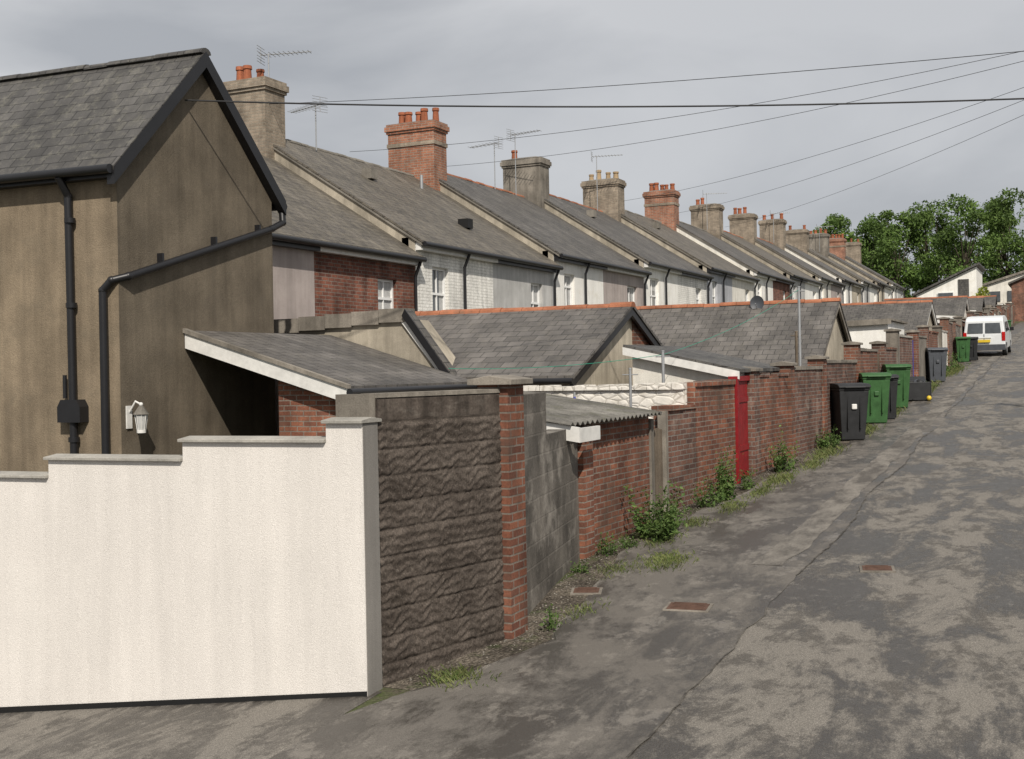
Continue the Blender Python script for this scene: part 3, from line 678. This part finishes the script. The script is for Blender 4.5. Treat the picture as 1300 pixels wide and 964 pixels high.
b.obj('whitewashed_stone_wall')
b = MB(); b.cyl((-6.75,16.5,-2.2),(-6.75,16.5,-.35),.02,'steel',n=8); b.cyl((-6.75,16.5,-1.2),(-6.75,16.5,-.42),.10,'bluep',r1=.02,n=9); b.obj('folded_parasol')
def pole(x, y, zt, r, m, name):
    b = MB(); b.cyl((x,y,g(x,y)-.2),(x,y,zt),r,m,n=10); b.cyl((x,y,zt),(x,y,zt+.02),r*1.25,m); b.cyl((x-.12,y,zt-.08),(x+.12,y,zt-.08),r*.4,m,n=6); b.obj(name)
pole(-5.9,18.2,.25,.025,'steel','washing_line_post'); pole(-5.75,16.2,-.02,.02,'steel','washing_line_post'); pole(-4.88,23.9,1.55,.028,'steel','washing_line_post')
pole(-5.3,25.6,.7,.03,'wood','washing_line_post')
def cable(name, p0, p1, sag, r=.011, m='wire', n=28):
    cu = bpy.data.curves.new(name,'CURVE'); cu.dimensions='3D'; cu.bevel_depth=r; cu.bevel_resolution=1
    sp = cu.splines.new('POLY'); sp.points.add(n)
    p0, p1 = Vector(p0), Vector(p1)
    for i in range(n+1):
        t = i/n; p = p0.lerp(p1, t)-Vector((0,0,4*sag*t*(1-t))); sp.points[i].co = (*p,1)
    cu.materials.append(M[m]); o = bpy.data.objects.new(name, cu); scene.collection.objects.link(o)
M['greenwire'] = plain('green_line', (.02,.3,.2), .5)
cable('washing_line', (-9.7,17.9,.05), (-5.9,18.2,.2), .08, .005, 'greenwire')
cable('washing_line', (-5.9,18.2,.2), (-4.88,23.9,1.5), .12, .004, 'greenwire')

# ------------------------------------------------------------------ cables and pole
pt = Vector((3.4,26,6.75))
par = empty('utility_pole'); b = MB(); b.cyl((3.4,26,g(0,26)-.3),(3.4,26,7.1),.14,'wood',r1=.1,n=14); b.box(2.9,3.9,25.95,26.05,6.6,6.7,'wood'); b.obj('pole', par)
for i, (kk, off, zo) in enumerate([(2,4.0,-.05),(3,1.5,0),(5,1,0),(6,1,0),(7,3,0)]):
    zz = bay_e(kk)+2.9
    cable('overhead_cable', pt+Vector((.0,0,-.04*i)), (XR+.2, Y1+P*(kk-1)+off, zz+zo+.15), .5, .006)
cable('overhead_cable', (-11.95,14.0,4.15), (8,22,4.05), .33, .013)
cable('overhead_cable', (-18,23.4,6.6), (8,22,5.15), .28, .007)

# ------------------------------------------------------------------ wheelie bins
def wbin(x, y, rot, m, s=1.0, openlid=False):
    par = empty('wheelie_bin'); z = g(x, y)
    T = Matrix.Translation((x,y,z+.015)) @ Matrix.Rotation(rot,4,'Z') @ Matrix.Scale(s,4)
    b = MB(T)
    def fr(z0,w0,l0,z1,w1,l1,mm):
        b.add([(-w0,-l0,z0),(w0,-l0,z0),(w0,l0,z0),(-w0,l0,z0),(-w1,-l1,z1),(w1,-l1,z1),(w1,l1,z1),(-w1,l1,z1)],[(0,3,2,1),(4,5,6,7),(0,1,5,4),(1,2,6,5),(2,3,7,6),(3,0,4,7)],mm)
    fr(.0,.225,.25,.93,.285,.34,m); fr(.93,.30,.355,.985,.30,.36,m)
    for xx in (-.12,.12): b.box(xx-.015,xx+.015,-.335,-.25,.2,.88,m)
    b.box(-.05,.05,-.345,-.3,.58,.68,'whitew' if m == 'binblack' and y < 26 else m)
    b.obj('body', par, .018)
    b = MB(T)
    b.prism([(-.31,-.39,.985),(-.31,.37,.985),(-.31,.37,1.03),(-.31,.1,1.075),(-.31,-.3,1.06),(-.31,-.39,1.02)], (.62,0,0), m)
    b.box(-.2,.2,-.42,-.39,.985,1.01,m)
    b.obj('lid', par, .012)
    b = MB(T); b.cyl((-.25,.42,.96),(.25,.42,.96),.018,m,n=8)
    for xx in (-.2,0,.2): b.box(xx-.02,xx+.02,.35,.42,.93,.98,m)
    b.obj('handle', par)
    b = MB(T)
    for xx in (-.3,.25): b.cyl((xx,.26,.1),(xx+.05,.26,.1),.1,'rubber',n=18); b.cyl((xx-.005,.26,.1),(xx+.055,.26,.1),.045,'bingrey',n=12)
    b.cyl((-.25,.26,.1),(.25,.26,.1),.014,'steel',n=8); b.obj('wheels', par)
wbin(-4.15,25.1,.5,'binblack',1.08)
wbin(-4.14,28.5,.35,'bingreen',1.08); wbin(-4.02,29.4,.25,'binblack',.98)
wbin(-4.12,32.4,.3,'bingreen',1.06); wbin(-4.05,42.1,.25,'bingrey',1.06)
wbin(-4.1,54.0,.1,'bingreen',1.0); wbin(-3.85,55.0,.1,'binblack',.95); wbin(-3.7,84,.1,'bingreen',1.0); wbin(-3.9,70,.1,'binblack',1.0)
par = empty('recycling_box'); x, y = -3.85, 34.6; z = g(x,y)
b = MB(Matrix.Translation((x,y,z+.02))@Matrix.Rotation(.3,4,'Z'))
for (x0,x1_,ya_,yb_) in ((-.33,-.3,-.3,.3),(.3,.33,-.3,.3),(-.3,.3,-.3,-.27),(-.3,.3,.27,.3)): b.box(x0,x1_,ya_,yb_,0,.5,'binblack')
b.box(-.3,.3,-.27,.27,0,.03,'binblack'); b.prism([(-.32,.31,.5),(-.32,.62,.62),(-.32,.62,.65),(-.32,.31,.53)],(.64,0,0),'binblack'); b.obj('box', par, .01)
b = MB(Matrix.Translation((x,y,z+.02))); 
for i in range(5): b.ball((R(-.15,.15),R(-.15,.1),.4+R(-.05,.08)),.13,'binblack' if i%2 else 'bingrey',9,6,(1,1,.8))
b.ball((.35,-.35,.06),.07,'plate',8,5); b.obj('rubbish', par)

# ------------------------------------------------------------------ van
def van(x, y, rot):
    par = empty('parked_van'); T = Matrix.Translation((x,y,g(x,y)))@Matrix.Rotation(rot,4,'Z')@Matrix.Rotation(math.atan(.0535),4,'X')
    prof = [(0,.32),(-.02,.55),(.0,.98),(.1,1.62),(.22,1.76),(.6,1.83),(2.2,1.83),(2.75,1.74),(3.45,1.12),(4.2,.92),(4.33,.7),(4.33,.3)]
    def hw(z): return .89 if z < 1.0 else .89-.115*((z-1.0)/.83)**1.3
    b = MB(T); n_ = len(prof); pts = [(-hw(z),yy,z) for yy,z in prof]+[(hw(z),yy,z) for yy,z in prof]
    b.add(pts, [tuple(range(n_)), tuple(range(n_,2*n_))[::-1]]+[(i,n_+i,n_+(i+1)%n_,(i+1)%n_) for i in range(n_)], 'carwhite'); b.obj('body', par, .05)
    b = MB(T@Matrix.Translation((0,-.012,0)))
    for s_ in (-1,1):
        b.add([(s_*.05,.0,1.08),(s_*.72,.0,1.08),(s_*.67,.075,1.54),(s_*.05,.075,1.54)],[(0,1,2,3) if s_>0 else (3,2,1,0)],'glass')
        for (y0_,y1_) in ((1.0,1.9),(2.0,2.9)):
            b.add([(s_*(hw(1.1)+.006),y0_,1.12),(s_*(hw(1.1)+.006),y1_,1.12),(s_*(hw(1.55)+.006),y1_-(.25 if y1_>2.5 else 0),1.55),(s_*(hw(1.55)+.006),y0_,1.55)],[(0,1,2,3) if s_>0 else (3,2,1,0)],'glass')
    b.obj('windows', par)
    b = MB(T)
    b.box(-.9,.9,-.09,.06,.3,.56,'bingrey'); b.box(-.26,.26,-.1,-.03,.66,.78,'plate')
    b.box(-.008,.008,-.035,.0,.6,1.05,'tar'); b.box(-.3,.3,-.04,0,.84,.9,'carwhite')
    for s_ in (-1,1):
        b.box(s_*.82-.07,s_*.82+.07,-.035,.08,.72,1.12,'redlens'); b.box(s_*.99-.09,s_*.99+.09,2.95,3.05,1.08,1.25,'blackp')
    b.obj('trim', par, .015)
    b = MB(T)
    for s_ in (-1,1):
        for yy in (.78,3.45):
            b.cyl((s_*.72,yy,.31),(s_*.905,yy,.31),.31,'rubber',n=24); b.cyl((s_*.9,yy,.31),(s_*.912,yy,.31),.2,'steel',n=16)
    b.obj('wheels', par)
van(-3.5, 58.2, -.02)

# ------------------------------------------------------------------ hilltop houses
par = empty('modern_white_house'); zg = g(-11,126)-.5
b = MB(); b.prism([(-13.9,126,zg-1),(-8.2,126,zg-1),(-8.2,126,9.4),(-13.9,126,6.8)], (0,9,0), 'white'); b.obj('walls', par)
b = MB(); b.prism([(-14.2,125.6,6.75),(-7.9,125.6,9.6),(-7.9,125.6,9.8),(-14.2,125.6,6.95)], (0,10,0), 'slatedark'); b.box(-9.9,-8.9,125.9,125.99,5.2,8.2,'slatedark'); b.obj('roof', par)
b = MB()
for (xa,xb,za,zb) in ((-13.2,-12.1,5.3,6.2),(-11.8,-10.4,5.3,6.9)): b.box(xa-.06,xb+.06,125.84,125.9,za-.06,zb+.06,'whitep'); b.box(xa,xb,125.8,125.84,za,zb,'glass')
b.obj('windows', par)
par = empty('hilltop_bungalow')
b = MB(); b.prism([(-8.6,138,3),(-3.4,138,3),(-3.4,138,9.6),(-8.6,138,8.0)], (0,8,0), 'white2'); b.obj('walls', par)
b = MB(); b.prism([(-8.9,137.7,7.95),(-3.1,137.7,9.7),(-3.1,137.7,9.95),(-8.9,137.7,8.2)], (0,9,0), 'conc'); b.obj('roof', par)
b = MB()
for xa in (-7.8,-5.9): b.box(xa,xa+1.2,137.9,137.96,6.4,7.5,'glass')
b.obj('windows', par)
par = empty('brick_house')
b = MB(); b.prism([(-5.0,126,3),(3,126,3),(3,126,7.0),(-1,126,9.2),(-5.0,126,7.6)], (0,7,0), 'brick'); b.obj('walls', par)
b = MB(); b.prism([(-5.3,125.7,7.45),(-1,125.7,9.25),(-1,125.7,9.45),(-5.3,125.7,7.65)], (0,7.6,0), 'slate'); b.prism([(-1,125.7,9.25),(3.3,125.7,6.9),(3.3,125.7,7.1),(-1,125.7,9.45)], (0,7.6,0), 'slate'); b.obj('roof', par)
b = MB(); b.box(-3.4,-2.2,125.92,125.99,5.3,6.4,'glass'); b.box(-1,.4,125.92,125.99,5.3,6.4,'glass'); b.obj('windows', par)
b = MB(); b.box(-14,-5.2,121.5,121.8,3,4.9,'white2'); b.obj('rendered_garden_wall')

# ------------------------------------------------------------------ foliage
def leaf(mb, p, size, m, up=.4):
    nrm = Vector((R(-1,1),R(-1,1),R(-1,1)+up)).normalized(); a = nrm.orthogonal().normalized()
    a = Matrix.Rotation(R(0,6.28),3,nrm) @ a; c_ = nrm.cross(a); w = size*R(.35,.6)
    mb.add([p-a*size*.5, p+c_*w*.5+nrm*size*.06, p+a*size*.5, p-c_*w*.5+nrm*size*.06], [(0,1,2,3)], m)
def clump(mb, c, rad, n, size, m, shell=.55):
    c = Vector(c)
    for _ in range(n):
        v = Vector((random.gauss(0,1),random.gauss(0,1),random.gauss(0,1))).normalized()*(shell+(1-shell)*random.random()**.7*1.12)
        leaf(mb, c+Vector((v.x*rad[0],v.y*rad[1],v.z*rad[2])), size*R(.6,1.3), m)
par = empty('distant_trees'); b = MB(); tk = MB()
specs = [(-34.5,178,15.5),(-30,172,18),(-25.5,178,17),(-21.5,172,18),(-17.5,176,18.5),(-12.5,170,19),(-7.5,176,19),(-3,171,17.5),(2,177,17),(8,172,16),(-41,184,13),(-27,192,19),(-9,190,20),(-18,190,20),(-36,190,17),(-2,188,20)]
for (x, y, H) in specs:
    z = g(x,y)-.3; tk.cyl((x,y,z),(x+R(-.4,.4),y,z+H*.45),.38,'bark',r1=.22,n=9)
    top = Vector((x,y,z+H*.45))
    for q in range(24):
        t = q/23; hh = z+H*(.14+.76*t); rr = H*.29*math.sin(math.pi*(.25+.66*t)); a = R(0,6.28)
        cx, cy = x+math.cos(a)*rr*R(.3,1.05), y+math.sin(a)*rr*R(.45,1); lr = R(1.1,2.3)*(1-.25*t)
        tk.cyl(top-Vector((0,0,R(0,2))), (cx,cy,hh), .12, 'bark', r1=.03, n=5, caps=False)
        clump(b, (cx,cy,hh+lr*.2), (lr*1.2,lr*1.2,lr*.85), 300, .5, 'leaftree', .3)
tk.obj('trunks', par); b.obj('crowns', par)
b = MB(); 
for q in range(5): clump(b, (-7.6+R(-.5,.5),119.5,g(-8,119)+.8+q*.6), (1.25-.18*q,1.1-.18*q,.7), 350, .28, 'leafyellow', .3)
b.obj('golden_conifer_shrub')
b = MB()
for q in range(24): clump(b, (-14+R(0,9),123+R(-1,1),g(-9,123)+R(.2,1.3)), (.9,.9,.6), 90, .3, 'leaftree', .3)
b.obj('garden_hedge')
def weed(x, y, r, h, n, size=.06):
    b = MB(); z = g(x,y)
    ns = int(7+r*26)
    for i in range(ns):
        a = R(0,6.28); q = r*R(.1,1.15); hh = h*R(.35,1.1)*(1-.35*q/r); tx, ty, tz = x+math.cos(a)*q, y+math.sin(a)*q*1.3, z+hh
        b.cyl((x+math.cos(a)*q*.5,y+math.sin(a)*q*.5,z),(tx,ty,tz),.006,'leafweed',r1=.002,n=4,caps=False)
        for j in range(int(n/ns)):
            t = R(.1,1.05); p = Vector((x+math.cos(a)*q*(.5+.5*t), y+math.sin(a)*q*(.5+.8*t), z+(tz-z)*t))+Vector((random.gauss(0,.04),random.gauss(0,.04),random.gauss(0,.03)))
            leaf(b, p, size*R(.4,1.4)*(1.25-.6*t), 'leafweed', .8)
    b.obj('weed_clump')
weed(-4.72,14.2,.34,.95,1500,.075); weed(-4.85,14.9,.22,.5,350,.06); weed(-4.66,17.2,.30,.9,900,.075); weed(-4.75,16.6,.2,.55,300,.06)
weed(-4.45,20.3,.22,.75,500,.075); weed(-4.6,18.3,.16,.4,200,.06); weed(-4.33,23.6,.26,.5,400,.07); weed(-4.28,24.1,.18,.4,200,.07); weed(-4.35,9.95,.1,.24,90,.045); weed(-5.0,13.2,.18,.3,220,.045)
weed(-4.15,36.5,.3,.7,400,.09); weed(-4.1,48,.4,.9,400,.1); weed(-4.1,46,.3,.6,300,.1); weed(-4.95,12.2,.14,.18,130,.04); weed(-4.9,13.6,.16,.22,150,.045); weed(-4.2,31,.2,.4,200)
def grass(x, y, rx, ry, n, h=.1):
    b = MB()
    for _ in range(n):
        px, py = x+random.gauss(0,rx*.5), y+random.gauss(0,ry*.5); z = g(px,py)+.003; a = R(0,6.28); w = .005; hh = h*R(.3,1.2); l = hh*.8
        dx, dy = math.cos(a), math.sin(a)
        b.add([(px-dy*w,py+dx*w,z),(px+dy*w,py-dx*w,z),(px+dx*l*.4,py+dy*l*.4,z+hh*.7),(px+dx*l,py+dy*l,z+hh)], [(0,1,2),(0,2,3)], 'grassb')
    b.obj('grass_tuft')
for a in [(-4.2,12.9,.28,.5,700,.06),(-4.5,8.35,.22,.25,350,.06),(-4.6,12.4,.2,.4,250,.05),(-4.4,16.6,.2,.5,300,.07),(-4.3,19.2,.2,.8,400,.09),(-4.15,22.6,.2,1,450,.1),
          (-4.05,26.5,.2,.9,450,.12),(-4.0,30.5,.2,.8,400,.12),(-3.95,38,.2,2.5,800,.14),(-4.0,47,.3,3,900,.15),(-4.3,10.6,.15,.4,180,.05),(-4.6,14.0,.2,.5,260,.06),(-4.55,15.3,.2,.4,260,.06),(-4.3,17.9,.15,.6,250,.07),(-4.1,21,.15,.7,300,.08)]: grass(*a)
b = MB()
for _ in range(2600):
    y = R(8.1,40); x = bx(y)+abs(random.gauss(0,.28))+.03; s_ = R(.004,.015); z = g(x,y)+.008
    b.ball((x,y,z), s_, random.choice(['conc','ash','dirt']), 5, 3, (1,1.2,.6))
b.obj('loose_gravel')

# ------------------------------------------------------------------ world, sun, camera
w = bpy.data.worlds.new('World'); scene.world = w; w.use_nodes = True; t = w.node_tree; bg = t.nodes['Background']
sun_dir = Vector((.42,-.62,.68)).normalized(); el = math.asin(sun_dir.z); az = math.atan2(sun_dir.x, sun_dir.y)
sky = t.nodes.new('ShaderNodeTexSky'); sky.sky_type = 'NISHITA'; sky.sun_disc = False; sky.sun_elevation = el; sky.sun_rotation = az
tc = t.nodes.new('ShaderNodeTexCoord'); mp = t.nodes.new('ShaderNodeMapping'); mp.inputs['Scale'].default_value = (1,1,2.8); mp.inputs['Location'].default_value = (.3,1.1,.2)
no = t.nodes.new('ShaderNodeTexNoise'); no.inputs['Scale'].default_value = 2.1; no.inputs['Detail'].default_value = 7; no.inputs['Roughness'].default_value = .5; no.inputs['Distortion'].default_value = .4
t.links.new(tc.outputs['Generated'], mp.inputs[0]); t.links.new(mp.outputs[0], no.inputs['Vector'])
rp = t.nodes.new('ShaderNodeValToRGB'); e = rp.color_ramp.elements
e[0].position = .36; e[0].color = (4.3,4.45,4.7,1); e[1].position = .62; e[1].color = (6.9,6.95,7.05,1)
t.links.new(no.outputs[0], rp.inputs[0])
# heavier cloud up the valley (towards +Y), brighter behind the viewer
sp = t.nodes.new('ShaderNodeSeparateXYZ'); t.links.new(tc.outputs['Generated'], sp.inputs[0])
r2 = t.nodes.new('ShaderNodeValToRGB'); e = r2.color_ramp.elements
e[0].position = .55; e[0].color = (1.06,1.06,1.06,1); e[1].position = .98; e[1].color = (.84,.85,.87,1); t.links.new(sp.outputs[1], r2.inputs[0])
ml = t.nodes.new('ShaderNodeMixRGB'); ml.blend_type = 'MULTIPLY'; ml.inputs[0].default_value = 1; t.links.new(rp.outputs[0], ml.inputs[1]); t.links.new(r2.outputs[0], ml.inputs[2])
mx = t.nodes.new('ShaderNodeMixRGB'); mx.inputs[0].default_value = .95
t.links.new(sky.outputs[0], mx.inputs[1]); t.links.new(ml.outputs[0], mx.inputs[2]); t.links.new(mx.outputs[0], bg.inputs[0]); bg.inputs[1].default_value = .098
sl = bpy.data.lights.new('sun','SUN'); sl.energy = 4.6; sl.angle = math.radians(.8); sl.color = (1,.93,.83)
so = bpy.data.objects.new('sun', sl); scene.collection.objects.link(so); so.rotation_euler = (-sun_dir).to_track_quat('-Z','Y').to_euler()
cam = bpy.data.cameras.new('camera'); co = bpy.data.objects.new('camera', cam); scene.collection.objects.link(co); scene.camera = co
cam.sensor_width = 36; cam.lens = 36*1500/1300; cam.shift_y = -12/1300; cam.clip_end = 3000; cam.clip_start = .1
co.matrix_world = Matrix.Rotation(math.radians(25.25),4,'Z') @ Matrix.Rotation(math.radians(90),4,'X') @ Matrix.Rotation(math.radians(-1.1),4,'Z')
scene.view_settings.view_transform = 'Standard'; scene.view_settings.look = 'None'; scene.view_settings.exposure = 0
